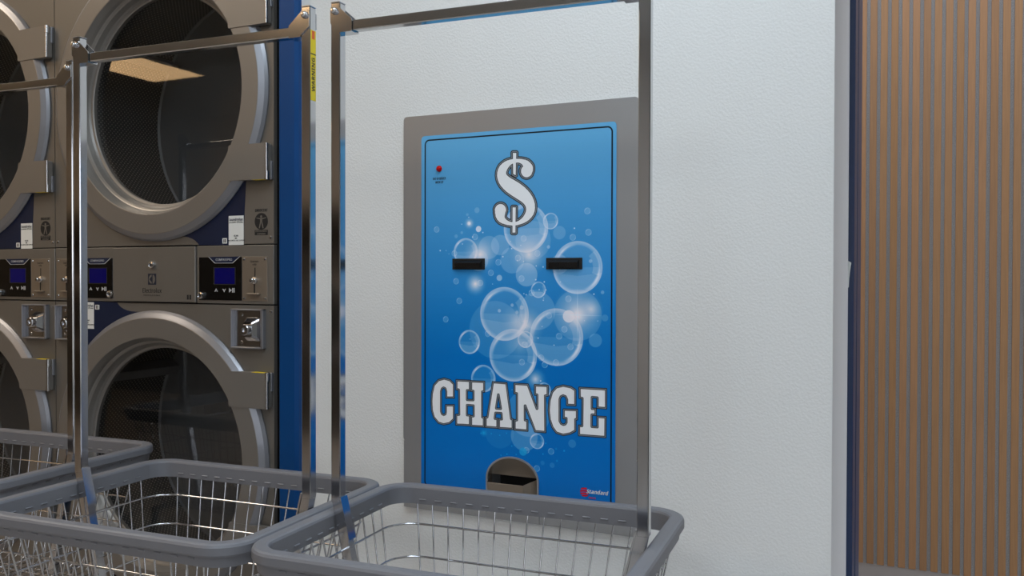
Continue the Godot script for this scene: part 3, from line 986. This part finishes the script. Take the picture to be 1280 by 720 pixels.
func print_decal() -> ImageTexture:
	decal = Image.create(DECAL_W, int(DECAL_W * decal_size.y / decal_size.x), false, Image.FORMAT_RGB8)
	px_m = DECAL_W / decal_size.x
	var hgt := decal.get_height()
	# the blue of the printed sheet runs from pale at its top to deep at its foot
	var stops := [[0.0, Color(0.40, 0.68, 0.86)], [0.18, Color(0.31, 0.62, 0.84)], [0.40, Color(0.18, 0.54, 0.81)], [0.62, Color(0.0, 0.45, 0.77)], [1.0, Color(0.0, 0.43, 0.76)]]
	for j in hgt:
		var f := float(j) / hgt
		for k in stops.size() - 1:
			if f >= stops[k][0] and f <= stops[k + 1][0]:
				var c: Color = stops[k][1]
				decal.fill_rect(Rect2i(0, j, DECAL_W, 1), c.lerp(stops[k + 1][1], (f - stops[k][0]) / (stops[k + 1][0] - stops[k][0])))
				break
	var pale := Color(0.80, 0.87, 0.97)
	# flat pale discs
	for d in [[618.7, 412, 40, 0.15], [721.6, 393.5, 34, 0.17], [658, 343, 16, 0.34], [671.5, 388, 26, 0.22], [625, 306, 14, 0.26], [611, 309, 16, 0.22], [598, 325, 15, 0.25], [640, 325, 18, 0.22], [744, 425, 9, 0.22], [699, 290.5, 9, 0.20], [699, 330, 13, 0.24], [660, 516, 32, 0.20], [655, 545, 20, 0.25], [624, 540, 22, 0.08], [666, 300, 26, 0.16], [715, 554, 5.5, 0.18], [690, 581, 3.6, 0.15], [678, 578, 3, 0.12]]:
		print_disc(d[0], d[1], d[2], pale, d[3] * 1.25)
	for b in [[657, 285, 33], [581.8, 314.3, 19], [721.6, 334, 35], [630, 392, 37], [641, 443.6, 36], [695, 421, 38.5], [586.5, 427, 16.8], [604, 472.6, 19], [672.8, 361.8, 11], [688, 276, 11], [656.5, 423.8, 11.5], [680, 487, 10], [671, 551, 10.5]]:
		print_bubble(b[0], b[1], b[2], 1.3)
	for b in [[173, 25], [257, 138], [355, 60], [465, 180], [430, 230], [265, 270], [380, 278], [280, 363], [216, 450], [558, 160], [575, 257], [650, 138], [585, 67], [818, 62], [892, 38], [887, -63], [797, 353], [705, 432], [778, 497], [753, 530], [807, 580], [577, 653], [668, 632], [685, 665], [738, 655], [415, 518], [590, 570], [623, 325], [598, 1070], [715, 1075], [648, 1156]]:
		print_bubble(500 + b[0] / 3.79, 280 + b[1] / 3.79, 4.3, 1.15)
	for d in [[598, 286, 4.2, 0.85], [586, 279, 2.6, 0.7], [624, 347, 4.2, 0.5], [596, 262.5, 4.0, 0.22], [584, 268, 2.0, 0.22], [753, 365, 2.4, 0.35], [570, 295, 2.6, 0.22], [577, 290.5, 2, 0.25], [738, 326, 2.4, 0.4], [685.5, 308.3, 2.4, 0.4], [756, 397, 4.5, 0.2], [710.6, 395, 8.3, 0.9], [624, 388, 2.4, 0.45], [640, 381, 2.3, 0.45], [646, 390, 2.4, 0.4], [652, 384, 3, 0.4]]:
		print_disc(d[0], d[1], d[2], Color(0.92, 0.93, 0.98), d[3])
	for d in [[653.6, 564, 5.5, 0.75], [601, 541, 1.0, 0.8], [614, 541.5, 0.9, 0.8], [624.5, 543.5, 0.9, 0.8], [633, 541, 0.9, 0.8], [705, 563, 1.2, 0.8], [678.5, 567, 1.1, 0.7], [639.5, 557, 1.0, 0.7], [633.5, 567, 1.0, 0.7], [626, 568.5, 1.0, 0.6], [696, 575.5, 1.4, 0.5], [643, 556, 0.9, 0.7], [695, 560.5, 1.4, 0.4], [645, 567.5, 0.9, 0.7], [682, 553.5, 0.9, 0.7]]:
		print_disc(d[0], d[1], d[2], Color(0.12, 0.66, 0.90), d[3])
	# tiny white sparkles of the print
	var rng := RandomNumberGenerator.new()
	rng.seed = 7
	for k in 46:
		var x := 620.0 + rng.randfn() * 48.0 if k < 22 else 668.0 + rng.randfn() * 36.0
		var y := 296.0 + rng.randfn() * 26.0 if k < 22 else 400.0 + rng.randfn() * 50.0
		if x > 545 and x < 760 and y > 262 and y < 520:
			print_disc(x, y, rng.randf_range(0.5, 1.1), Color(0.95, 0.96, 1.0), 0.75)
	for g in [[721.6, 391, 30, 0.75], [721.6, 395, 13, 0.9], [738.8, 386, 14, 0.65], [661, 318, 24, 0.75], [600, 318, 22, 0.8], [594, 354.5, 14, 0.85], [658, 407, 22, 0.7], [586.5, 279, 7, 0.8], [669, 473.5, 14, 0.7], [645, 400, 20, 0.4], [650, 430, 24, 0.35]]:
		print_flare(g[0], g[1], g[2] * 1.3, Color(0.97, 0.94, 0.97), g[3] * 1.25)
	print_flare(604.5, 540.5, 7, Color(0.15, 0.75, 0.95), 0.8)
	for j in range(-80, 81):      # the thin four-pointed star
		var c := photo_px(721.6, 393.5)
		var a := 1.0 * (1.0 - absf(j) / 81.0)
		blend(int(c.x), int(c.y) + j, Color(0.9, 0.95, 1.0), a)
		blend(int(c.x) + j, int(c.y), Color(0.9, 0.95, 1.0), a)
		blend(int(c.x) + 1, int(c.y) + j, Color(0.9, 0.95, 1.0), a * 0.7)
		blend(int(c.x) + j, int(c.y) + 1, Color(0.9, 0.95, 1.0), a * 0.7)
	# black line with round corners just inside the edge
	var line := 0.0093 * px_m
	var frame := rect(Vector2(line, line), Vector2(DECAL_W - line, hgt - line), 0.010 * px_m, 6)
	var wide := 2.0
	for j in hgt:
		var whole: bool = j < line + 22 or j > hgt - line - 22
		for i in DECAL_W:
			if not whole and i > line + 6 and i < DECAL_W - line - 6:
				continue
			blend(i, j, Color(0.05, 0.06, 0.09), clampf(wide + 0.5 - absf(near(Vector2(i, j), frame)), 0.0, 1.0))
	print_dollar()
	print_letter([300, 155, 260, 115, 200, 98, 140, 115, 95, 165, 75, 250, 70, 330, 75, 420, 95, 490, 140, 545, 195, 563, 255, 550, 300, 510, 300, 365, 215, 365, 215, 435, 210, 455, 195, 461, 180, 453, 172, 430, 172, 230, 180, 205, 195, 195, 210, 203, 218, 230, 218, 295, 300, 295], 530, 460)
	print_letter([320, 115, 460, 122, 460, 222, 430, 222, 430, 312, 490, 314, 490, 228, 467, 228, 467, 125, 603, 132, 603, 235, 582, 235, 582, 485, 600, 487, 600, 585, 467, 577, 467, 475, 492, 475, 492, 374, 430, 370, 430, 465, 460, 467, 460, 572, 318, 565, 318, 460, 348, 460, 345, 215, 320, 213], 530, 460)
	print_letter([685, 135, 825, 145, 872, 502, 888, 505, 888, 608, 745, 600, 745, 505, 775, 505, 770, 450, 715, 447, 708, 500, 735, 500, 735, 597, 612, 588, 612, 485, 630, 485], 530, 460, [742, 265, 765, 400, 722, 398])
	print_letter([20, 150, 158, 158, 248, 400, 248, 265, 225, 265, 225, 165, 358, 172, 358, 275, 332, 275, 335, 640, 228, 632, 130, 375, 130, 515, 155, 518, 155, 625, 22, 615, 22, 515, 45, 515, 45, 252, 20, 250], 640, 460)
	print_letter([635, 215, 590, 185, 510, 168, 440, 185, 395, 235, 370, 320, 362, 420, 372, 510, 400, 590, 440, 645, 510, 668, 580, 655, 635, 625, 635, 512, 652, 512, 652, 412, 512, 408, 512, 500, 540, 500, 540, 538, 528, 555, 510, 559, 490, 548, 478, 525, 478, 310, 488, 285, 510, 274, 532, 283, 545, 310, 545, 368, 635, 372], 640, 460)
	print_letter([670, 190, 942, 205, 942, 402, 850, 396, 850, 295, 800, 291, 800, 400, 838, 402, 838, 468, 798, 466, 798, 580, 850, 584, 850, 480, 938, 485, 935, 690, 665, 670, 665, 570, 697, 572, 700, 300, 672, 298], 640, 460)
	# red striped globe of the maker's mark
	var gc := photo_px(730.5, 614.5)
	var cut := photo_px(738.0, 611.5)
	for j in range(-16, 17):
		for i in range(-16, 17):
			var s := 15.0 - Vector2(i * 1.05, j).length()
			var bite := 11.5 - Vector2(gc.x + i, gc.y + j).distance_to(cut)
			if s > 0.0 and bite < 0.0 and posmod(j + i / 6, 7) > 1:
				blend(int(gc.x) + i, int(gc.y) + j, Color(0.80, 0.08, 0.15), clampf(s, 0.0, 1.0))
	return ImageTexture.create_from_image(decal)


func make_change_machine() -> void:
	var m := base("change_machine", Vector3(-0.7635, 0.707, 0))
	tag(m, "blue and grey coin change machine with a dollar sign, set into the white wall", "change machine")
	var o := -m.position
	var z := 0.010
	var lo := Vector2(-1.033, 0.707)
	var hi := Vector2(-0.494, 1.574)
	decal_lo = Vector2(-0.9865, 0.7515)
	var dhi := Vector2(-0.5385, 1.5285)
	decal_size = dhi - decal_lo
	# grey plate, open where the slots and the cup are
	var cup_l := -0.8255
	var cup_r := -0.7035
	var cup_b := 0.746
	var spring := 0.795
	var plate_shape := Shape.new()
	plate_shape.slab(rect(Vector2(lo.x, spring + 0.060), hi, 0.008, 5), 0.0, z)
	plate_shape.box(Vector3(lo.x, lo.y, 0), Vector3(cup_l, spring + 0.062, z), 0.0015)
	plate_shape.box(Vector3(cup_r, lo.y, 0), Vector3(hi.x, spring + 0.062, z), 0.0015)
	plate_shape.box(Vector3(cup_l, lo.y, 0), Vector3(cup_r, cup_b, z), 0.0)
	put("face_plate", plate_shape, M.machine, m, o)
	# printed sheet with an arch cut out for the cup
	var sheet := PackedVector2Array()
	for p in rect(decal_lo, dhi, 0.008, 5):
		sheet.append(p)
	var arch := PackedVector2Array()
	var cx := (cup_l + cup_r) / 2
	var rr := (cup_r - cup_l) / 2
	var ry := 0.048
	for i in 25:
		var a := PI * i / 24.0
		arch.append(Vector2(cx + cos(a) * rr, spring + sin(a) * ry))
	# the sheet's outline runs counter-clockwise from its upper right corner; break into its lower edge
	var outline := PackedVector2Array()
	for p in sheet:
		outline.append(p)
		if outline.size() == 18:      # past the lower left corner
			outline.append(Vector2(cup_l, decal_lo.y))
			for i in range(24, -1, -1):
				outline.append(arch[i])
			outline.append(Vector2(cup_r, decal_lo.y))
	var dm := paint(Color.WHITE, 0.32)
	dm.albedo_texture = print_decal()
	dm.texture_repeat = false
	dm.metallic_specular = 0.35
	put("printed_sheet", Shape.new().face(outline, z + 0.001, 1.0, decal_lo, decal_size), dm, m, o)
	# bill slots
	for k in 2:
		var a := flat(566.0 if k == 0 else 683.0, 337.0 if k == 0 else 336.7, z)
		var b := flat(606.5 if k == 0 else 728.3, 323.0 if k == 0 else 322.0, z)
		var slot := put("bill_slot", Shape.new().box(Vector3(a.x, a.y, z), Vector3(b.x, b.y, z + 0.003), 0.0008), M.matt_black, m, o)
		var lip := Shape.new()
		var l := a.x + 0.006
		var r := b.x - 0.006
		var t := b.y - 0.004
		var u := a.y + 0.0025
		var zf := z + 0.009
		lip.quad(Vector3(l, t, z + 0.003), Vector3(r, t, z + 0.003), Vector3(r - 0.003, t - 0.006, zf), Vector3(l + 0.003, t - 0.006, zf), Vector3(0, 1, 1))
		lip.quad(Vector3(l + 0.003, t - 0.006, zf), Vector3(r - 0.003, t - 0.006, zf), Vector3(r - 0.003, u, zf - 0.002), Vector3(l + 0.003, u, zf - 0.002), Vector3(0, 0, 1))
		lip.quad(Vector3(r, t, z + 0.003), Vector3(r, u, z + 0.003), Vector3(r - 0.003, u, zf - 0.002), Vector3(r - 0.003, t - 0.006, zf), Vector3(1, 0, 0))
		lip.quad(Vector3(l, t, z + 0.003), Vector3(l, u, z + 0.003), Vector3(l + 0.003, u, zf - 0.002), Vector3(l + 0.003, t - 0.006, zf), Vector3(-1, 0, 0))
		lip.quad(Vector3(l, u, z + 0.003), Vector3(r, u, z + 0.003), Vector3(r - 0.003, u, zf - 0.002), Vector3(l + 0.003, u, zf - 0.002), Vector3(0, -1, 0))
		put("slot_lip", lip, M.black, slot)
		put("slot_mouth", Shape.new().box(Vector3(l + 0.004, t - 0.0058, z + 0.0075), Vector3(r - 0.004, t - 0.0050, z + 0.0092)), M.gap, slot)
	# coin cup: arched rim, hood, open tray
	var cup := base("coin_cup", Vector3.ZERO, m)
	cup.position = o
	var rim := Shape.new()
	var inner := []
	var outer := []
	outer.append(Vector2(cup_r, cup_b))
	inner.append(Vector2(cup_r - 0.0038, cup_b))
	for i in 25:
		var a := PI * i / 24.0
		outer.append(Vector2(cx + cos(a) * rr, spring + sin(a) * ry))
		inner.append(Vector2(cx + cos(a) * (rr - 0.0038), spring + sin(a) * (ry - 0.0038)))
	outer.append(Vector2(cup_l, cup_b))
	inner.append(Vector2(cup_l + 0.0038, cup_b))
	var zr := z + 0.0032
	for i in outer.size() - 1:
		var a: Vector2 = outer[i]
		var b: Vector2 = outer[i + 1]
		var c: Vector2 = inner[i]
		var e: Vector2 = inner[i + 1]
		var out := Vector3((a.x + b.x) / 2 - cx, (a.y + b.y) / 2 - spring, 0)
		rim.quad(Vector3(a.x, a.y, zr), Vector3(b.x, b.y, zr), Vector3(e.x, e.y, zr), Vector3(c.x, c.y, zr), Vector3.BACK)
		rim.quad(Vector3(a.x, a.y, 0), Vector3(b.x, b.y, 0), Vector3(b.x, b.y, zr), Vector3(a.x, a.y, zr), out)
		rim.quad(Vector3(c.x, c.y, -0.05), Vector3(e.x, e.y, -0.05), Vector3(e.x, e.y, zr), Vector3(c.x, c.y, zr), -out)
	put("cup_rim", rim, M.machine, cup)
	var hood := Shape.new()
	var rows := 8
	var hb := spring + 0.003
	for k in rows:
		for i in 24:
			var g := func(kk: int, ii: int) -> Vector3:
				var f := float(kk) / rows
				var a := PI * ii / 24.0
				var p := Vector2(cx + cos(a) * (rr - 0.0038), spring + sin(a) * (ry - 0.0038))
				return Vector3(lerpf(p.x, cx + cos(a) * (rr - 0.0045), f), lerpf(p.y, hb, f), z - 0.002 - 0.016 * sin(f * PI / 2.0))
			hood.quad(g.call(k, i), g.call(k, i + 1), g.call(k + 1, i + 1), g.call(k + 1, i), Vector3(0, -0.3, 1))
	put("cup_hood", hood, M.brushed, cup)
	put("cup_back", Shape.new().box(Vector3(cup_l, cup_b, -0.055), Vector3(cup_r, spring + 0.05, -0.05)), M.gap, cup)
	var tray := Shape.new()
	var top := spring - 0.008
	var zt := z + 0.010
	tray.box(Vector3(cup_l + 0.007, cup_b, zt - 0.002), Vector3(cup_r - 0.032, top - 0.001, zt), 0.0006)
	for s in [0, 1]:
		var x := cup_l + 0.007 if s == 0 else cup_r - 0.032
		var x2 := cup_l + 0.005 if s == 0 else cup_r - 0.005
		tray.quad(Vector3(x, cup_b, zt), Vector3(x, top, zt), Vector3(x2, top + 0.012, z - 0.016), Vector3(x2, cup_b, z - 0.016), Vector3(1 if s else -1, 0, 0.4))
	tray.box(Vector3(cup_l + 0.004, cup_b, -0.05), Vector3(cup_r - 0.004, cup_b + 0.003, zt))
	put("cup_tray", tray, M.brushed, cup)
	# lamp and small print
	var led := on_wall(549.3, 211.0, z)
	var lamp := put("warning_lamp", Shape.new().lathe([Vector2(0.0068, 0.0), Vector2(0.0065, 0.002), Vector2(0.0052, 0.0022), Vector2(0.0048, 0.0045), Vector2(0.003, 0.0068), Vector2(0, 0.0075)], led + o + Vector3(0, 0, 0.001), 20), M.red, m)
	lamp.set_meta("label", "small red round warning lamp")
	var tl := on_wall(549.5, 223.4, z)
	words("lettering", "OUT OF SERVICE", tl + o + Vector3(0, 0, 0.0013), 0.0068, M.ink, m, 0.62, true)
	tl = on_wall(549.5, 228.0, z)
	words("lettering", "WHEN LIT", tl + o + Vector3(0, 0, 0.0013), 0.0068, M.ink, m, 0.62, true)
	tl = on_wall(747.0, 615.4, z)
	words("lettering", "Standard", tl + o + Vector3(0, 0, 0.0013), 0.0108, M.white, m, 0.98, true, false, 0.2)
	tl = on_wall(740.5, 622.4, z)
	words("lettering", "EMCA", tl + o + Vector3(0, 0, 0.0013), 0.0050, M.red_ink, m, 1.1, true)


# ---------------------------------------------------------------- laundry carts

const RIM_Y := 0.82
const HALF_L := 0.2925
const HALF_W := 0.235


func loop(hx: float, hz: float, r: float, y: float, seg := 7) -> Array:      # a rounded rectangle as [point, outward]
	var out := []
	for k in 4:
		var c := Vector2(hx - r if k in [0, 3] else -hx + r, hz - r if k < 2 else -hz + r)
		for i in seg + 1:
			var a := PI / 2 * (k + float(i) / seg)
			var e := Vector2(cos(a), sin(a))
			out.append([Vector3(c.x + e.x * r, y, c.y + e.y * r), Vector3(e.x, 0, e.y)])
	return out


func make_carts() -> void:
	var rim := Shape.new()
	rim.sweep(loop(HALF_L, HALF_W, 0.062, RIM_Y, 9), [Vector2(-0.0240, -0.035), Vector2(-0.0255, -0.005), Vector2(-0.0240, -0.0015), Vector2(-0.0205, 0.0), Vector2(-0.006, 0.0), Vector2(-0.002, -0.0018), Vector2(0.0, -0.0055), Vector2(0.0, -0.017), Vector2(-0.002, -0.0205), Vector2(-0.007, -0.022), Vector2(-0.0085, -0.037)])
	var xs := []
	var zs := []
	for k in 15:
		xs.append(-0.2275 + 0.0325 * k)
	for k in 11:
		zs.append(-0.1625 + 0.0325 * k)
	var pad := func(x: float, z: float, along_x: bool, s: float) -> void:      # moulded pads where the wires enter
		for side in [[-0.0266, -0.0235], [-0.0095, -0.0062]]:
			var a: float = s * ((HALF_W if along_x else HALF_L) + side[0])
			var b: float = s * ((HALF_W if along_x else HALF_L) + side[1])
			var y0 := RIM_Y - 0.02735
			var y1 := RIM_Y - (0.0245 if side[0] < -0.02 else 0.0225)
			if along_x:
				rim.box(Vector3(x - 0.0075, y0, minf(a, b)), Vector3(x + 0.0075, y1, maxf(a, b)), 0.0014)
			else:
				rim.box(Vector3(minf(a, b), y0, z - 0.0075), Vector3(maxf(a, b), y1, z + 0.0075), 0.0014)
	for k in xs.size() - 1:      # between the wires
		pad.call((xs[k] + xs[k + 1]) / 2, 0.0, true, 1.0)
		pad.call((xs[k] + xs[k + 1]) / 2, 0.0, true, -1.0)
	for k in zs.size() - 1:
		pad.call(0.0, (zs[k] + zs[k + 1]) / 2, false, 1.0)
		pad.call(0.0, (zs[k] + zs[k + 1]) / 2, false, -1.0)
	var inset := func(y: float) -> float: return 0.016 + (RIM_Y - 0.027 - y) * 0.20
	var bottom := 0.515
	var wires := Shape.new()
	var profile := func(h: float, low: float) -> Array:      # half of a U wire: (outward, y)
		var i0: float = inset.call(RIM_Y - 0.027)
		var i1: float = inset.call(bottom + 0.025)
		return [Vector2(h - i0, RIM_Y - 0.027), Vector2(h - i1, low + 0.028), Vector2(h - i1 - 0.008, low + 0.010), Vector2(h - i1 - 0.024, low)]
	for x in xs:
		var pr: Array = profile.call(HALF_W, bottom)
		var p := []
		var sx: float = x / HALF_L
		for q in pr:
			p.append(Vector3(x - sx * (RIM_Y - 0.027 - q.y) * 0.20, q.y, q.x))
		for i in range(pr.size() - 1, -1, -1):
			p.append(Vector3(x - sx * (RIM_Y - 0.027 - pr[i].y) * 0.20, pr[i].y, -pr[i].x))
		wires.tube(p, 0.00155, 6)
	for z in zs:
		var pr: Array = profile.call(HALF_L, bottom - 0.003)
		var p := []
		var sz: float = z / HALF_W
		for q in pr:
			p.append(Vector3(q.x, q.y, z - sz * (RIM_Y - 0.027 - q.y) * 0.20))
		for i in range(pr.size() - 1, -1, -1):
			p.append(Vector3(-pr[i].x, pr[i].y, z - sz * (RIM_Y - 0.027 - pr[i].y) * 0.20))
		wires.tube(p, 0.00155, 6)
	var hoops := Shape.new()
	for y in [0.748, 0.690, 0.632, 0.574]:
		var i: float = inset.call(y) + 0.003
		var p := []
		for q in loop(HALF_L - i, HALF_W - i, 0.055, y, 6):
			p.append(q[0])
		hoops.tube(p, 0.0021, 6, true)
	var kit := {"rim": rim.mesh(), "wires": wires.mesh(), "hoops": hoops.mesh()}
	kit["post"] = cart_post()
	kit["bracket"] = [cart_bracket(1.0), cart_bracket(-1.0)]
	kit["bar"] = Shape.new().box(Vector3(-0.237, 1.6325, -0.0085), Vector3(0.237, 1.6495, 0.0085), 0.0016).mesh()
	kit["caster"] = caster()
	var frame := Shape.new()
	for s in [-1.0, 1.0]:
		frame.tube([Vector3(s * 0.20, bottom - 0.014, -0.17), Vector3(s * 0.20, bottom - 0.014, 0.17)], 0.009, 10)
		frame.tube([Vector3(-0.24, 0.14, s * 0.19), Vector3(0.24, 0.14, s * 0.19)], 0.010, 10)
		frame.tube([Vector3(s * 0.24, 0.14, -0.19), Vector3(s * 0.24, 0.14, 0.19)], 0.010, 10)
		for q in [-1.0, 1.0]:
			frame.tube([Vector3(s * 0.20, bottom - 0.012, q * 0.16), Vector3(s * 0.235, 0.14, q * 0.185)], 0.010, 10)
	kit["frame"] = frame.mesh()
	var spots := [
		[Vector3(-0.6265, 0, 0.4265), 3.7, "wire laundry cart standing in front of the change machine"],
		[Vector3(-1.2125, 0, 0.4633), 3.4, "wire laundry cart with a yellow label on its post, before the blue trim"],
		[Vector3(-1.915, 0, 0.375), 3.5, "wire laundry cart pushed close up to the dryer doors"]]
	for k in 3:
		cart(spots[k], kit, k == 1)


func cart_post() -> ArrayMesh:      # upright of square tube, cranked inwards below the rim; built for the end at +x
	var s := Shape.new()
	var x := 0.2640
	s.box(Vector3(x - 0.009, 0.836, -0.009), Vector3(x + 0.009, 1.6815, 0.009), 0.0014)
	s.box(Vector3(x - 0.0094, 1.6815, -0.0094), Vector3(x + 0.0094, 1.6835, 0.0094), 0.0008)
	s.bar(Vector3(x - 0.0005, 0.842, 0.0), Vector3(x - 0.075, 0.51, 0.0), 0.0170, 0.0170, Vector3(0, 0, 1))
	s.bar(Vector3(x - 0.0095, 0.846, 0.0), Vector3(x - 0.0265, 0.775, 0.0), 0.0205, 0.003, Vector3(0, 0, 1))
	return s.mesh()


func cart_bracket(s: float) -> ArrayMesh:      # the folded plate that carries the rail's end
	var o := Shape.new()
	var x := 0.2640
	var p := PackedVector2Array()
	for q in [[x + 0.0085, 1.6725], [x + 0.003, 1.6765], [x - 0.005, 1.6755], [x - 0.033, 1.6510], [x - 0.033, 1.6320], [x - 0.010, 1.6320], [x + 0.0085, 1.6470]]:
		p.append(Vector2(q[0] * s, q[1]))
	o.slab(p, 0.0096, 0.0114)
	o.slab(p, -0.0114, -0.0096)
	o.box(Vector3(minf(s * (x - 0.033), s * (x - 0.009)), 1.6302, -0.0114), Vector3(maxf(s * (x - 0.033), s * (x - 0.009)), 1.6320, 0.0114))
	return o.mesh()


func caster() -> ArrayMesh:
	var s := Shape.new()
	s.lathe([Vector2(0, -0.012), Vector2(0.044, -0.012), Vector2(0.05, -0.007), Vector2(0.05, 0.007), Vector2(0.044, 0.012), Vector2(0, 0.012)], Vector3(0, 0.05, 0), 24)
	for k in [-1.0, 1.0]:
		s.box(Vector3(-0.014, 0.045, k * 0.017 - 0.0015), Vector3(0.014, 0.118, k * 0.017 + 0.0015))
	s.box(Vector3(-0.02, 0.115, -0.02), Vector3(0.02, 0.131, 0.02), 0.002)
	return s.mesh()


func cart(spot: Array, kit: Dictionary, labelled: bool) -> void:
	var c := base("laundry_cart", spot[0])
	c.rotation.y = deg_to_rad(spot[1])
	tag(c, spot[2], "laundry cart", "wire laundry carts with hanging rails")
	put("rim", kit.rim, M.vinyl, c).set_meta("label", "moulded grey plastic rim")
	put("basket_wires", kit.wires, M.chrome, c)
	put("basket_hoops", kit.hoops, M.chrome, c)
	put("base_frame", kit.frame, M.chrome, c)
	for s in [-1.0, 1.0]:
		var p := put("post", kit.post, M.chrome, c)
		if s < 0.0:
			p.rotation.y = PI
		var b := put("rail_bracket", kit.bracket[0 if s > 0.0 else 1], M.chrome, c)
		for f in [-1.0, 1.0]:
			var turn := Basis.IDENTITY if f > 0.0 else Basis(Vector3.UP, PI)
			put("bolt", Shape.new().lathe([Vector2(0.0062, 0.0), Vector2(0.0062, 0.002), Vector2(0.0050, 0.0022), Vector2(0.0048, 0.006), Vector2(0.0030, 0.0072), Vector2(0, 0.0074)], Vector3(s * 0.2640, 1.6665, f * 0.0114), 12, turn), M.zinc, b)
		put("post_bolt", Shape.new().lathe([Vector2(0.0050, 0.0), Vector2(0.0045, 0.003), Vector2(0, 0.0038)], Vector3(s * 0.2560, 0.829, 0.0), 12, Basis(Vector3.UP, -s * PI / 2)), M.zinc, c)
		if labelled and s > 0.0:
			put("warning_label", Shape.new().box(Vector3(0.2730, 1.522, -0.0076), Vector3(0.2734, 1.642, 0.0076)), M.yellow, p)
			put("print_line", Shape.new().box(Vector3(0.2734, 1.6005, -0.0076), Vector3(0.2735, 1.6025, 0.0076)), M.ink, p)
			put("print_mark", Shape.new().box(Vector3(0.2734, 1.627, -0.004), Vector3(0.2735, 1.641, 0.004)), M.orange_ink, p)
			var t := words("lettering", "WARNING", Vector3(0.2735, 1.567, 0.0), 0.012, M.ink, p, 1.0, true)
			t.transform.basis = Basis(Vector3.UP, PI / 2) * Basis(Vector3.BACK, PI / 2)
	put("hanging_rail", kit.bar, M.chrome, c)
	for sx in [-1.0, 1.0]:
		for sz in [-1.0, 1.0]:
			put("caster", kit.caster, M.rubber, c, Vector3(sx * 0.225, 0.0, sz * 0.18))


func make_tape() -> void:
	# torn white tape left on the edge between the bare wall end and the blue jamb
	var z := -0.371
	var g := func(x: float, y: float) -> Vector2: return flat(x, y, z)
	var p := PackedVector2Array()
	for q in [[1055.2, 311.0], [1057.0, 312.0], [1059.0, 316.0], [1059.8, 326.0], [1062.0, 327.0], [1064.2, 328.5], [1062.8, 338.0], [1061.6, 348.0], [1061.0, 359.0], [1059.8, 360.0], [1059.3, 370.0], [1057.5, 373.0], [1055.0, 374.5], [1055.3, 350.0]]:
		p.append(g.call(q[0], q[1]))
	var mid := Vector3(-0.1335, p[12].y, z)
	var s := Shape.new()
	var local := PackedVector2Array()
	for q in p:
		local.append(q - Vector2(mid.x, mid.y))
	s.slab(local, 0.0, 0.0014)
	var t := put("torn_tape", s, M.tape, self, mid)
	tag(t, "torn white tape scrap at hand height on the blue jamb", "tape")
	var s2 := Shape.new()
	var l2 := PackedVector2Array()
	var m2 := Vector3(-0.1335, g.call(1050.0, 740.0).y, z)
	for q in [[1049.5, 668.0], [1051.0, 668.5], [1051.5, 678.0], [1053.2, 680.0], [1052.5, 700.0], [1052.0, 740.0], [1047.0, 740.0], [1048.5, 700.0]]:
		l2.append(g.call(q[0], q[1]) - Vector2(m2.x, m2.y))
	s2.slab(l2, 0.0, 0.0014)
	tag(put("torn_tape", s2, M.tape, self, m2), "long white tape strip low down on the blue jamb", "tape")


func make_washers() -> void:
	# the row of big washers along the opposite wall, which the chrome and the door glass mirror
	var dark := paint(Color(0.30, 0.295, 0.29), 0.4, 0.4)
	var body := Shape.new().box(Vector3(-0.40, 0.0, 0.0), Vector3(0.40, 1.76, 0.66), 0.008).mesh()
	var ring := Shape.new().lathe([Vector2(0.33, 0.0), Vector2(0.32, 0.03), Vector2(0.30, 0.045), Vector2(0.24, 0.045), Vector2(0.23, 0.02)], Vector3(0, 0.92, 0), 40, Basis(Vector3.UP, PI)).mesh()
	var glass := Shape.new().lathe([Vector2(0.235, 0.02), Vector2(0.15, 0.045), Vector2(0.0, 0.055)], Vector3(0, 0.92, 0), 40, Basis(Vector3.UP, PI)).mesh()
	var panel := Shape.new().box(Vector3(-0.36, 1.42, -0.012), Vector3(0.36, 1.66, 0.0), 0.004).mesh()
	for k in 8:
		var w := base("washer", Vector3(-8.45 + 0.83 * k, 0.0, 4.93))
		tag(w, "big dark grey front-loading washer in the row along the opposite wall", "washer", "washers along the opposite wall")
		put("body", body, dark, w)
		put("door_ring", ring, M.bevel, w)
		put("door_glass", glass, M.black, w)
		put("control_panel", panel, M.black, w)
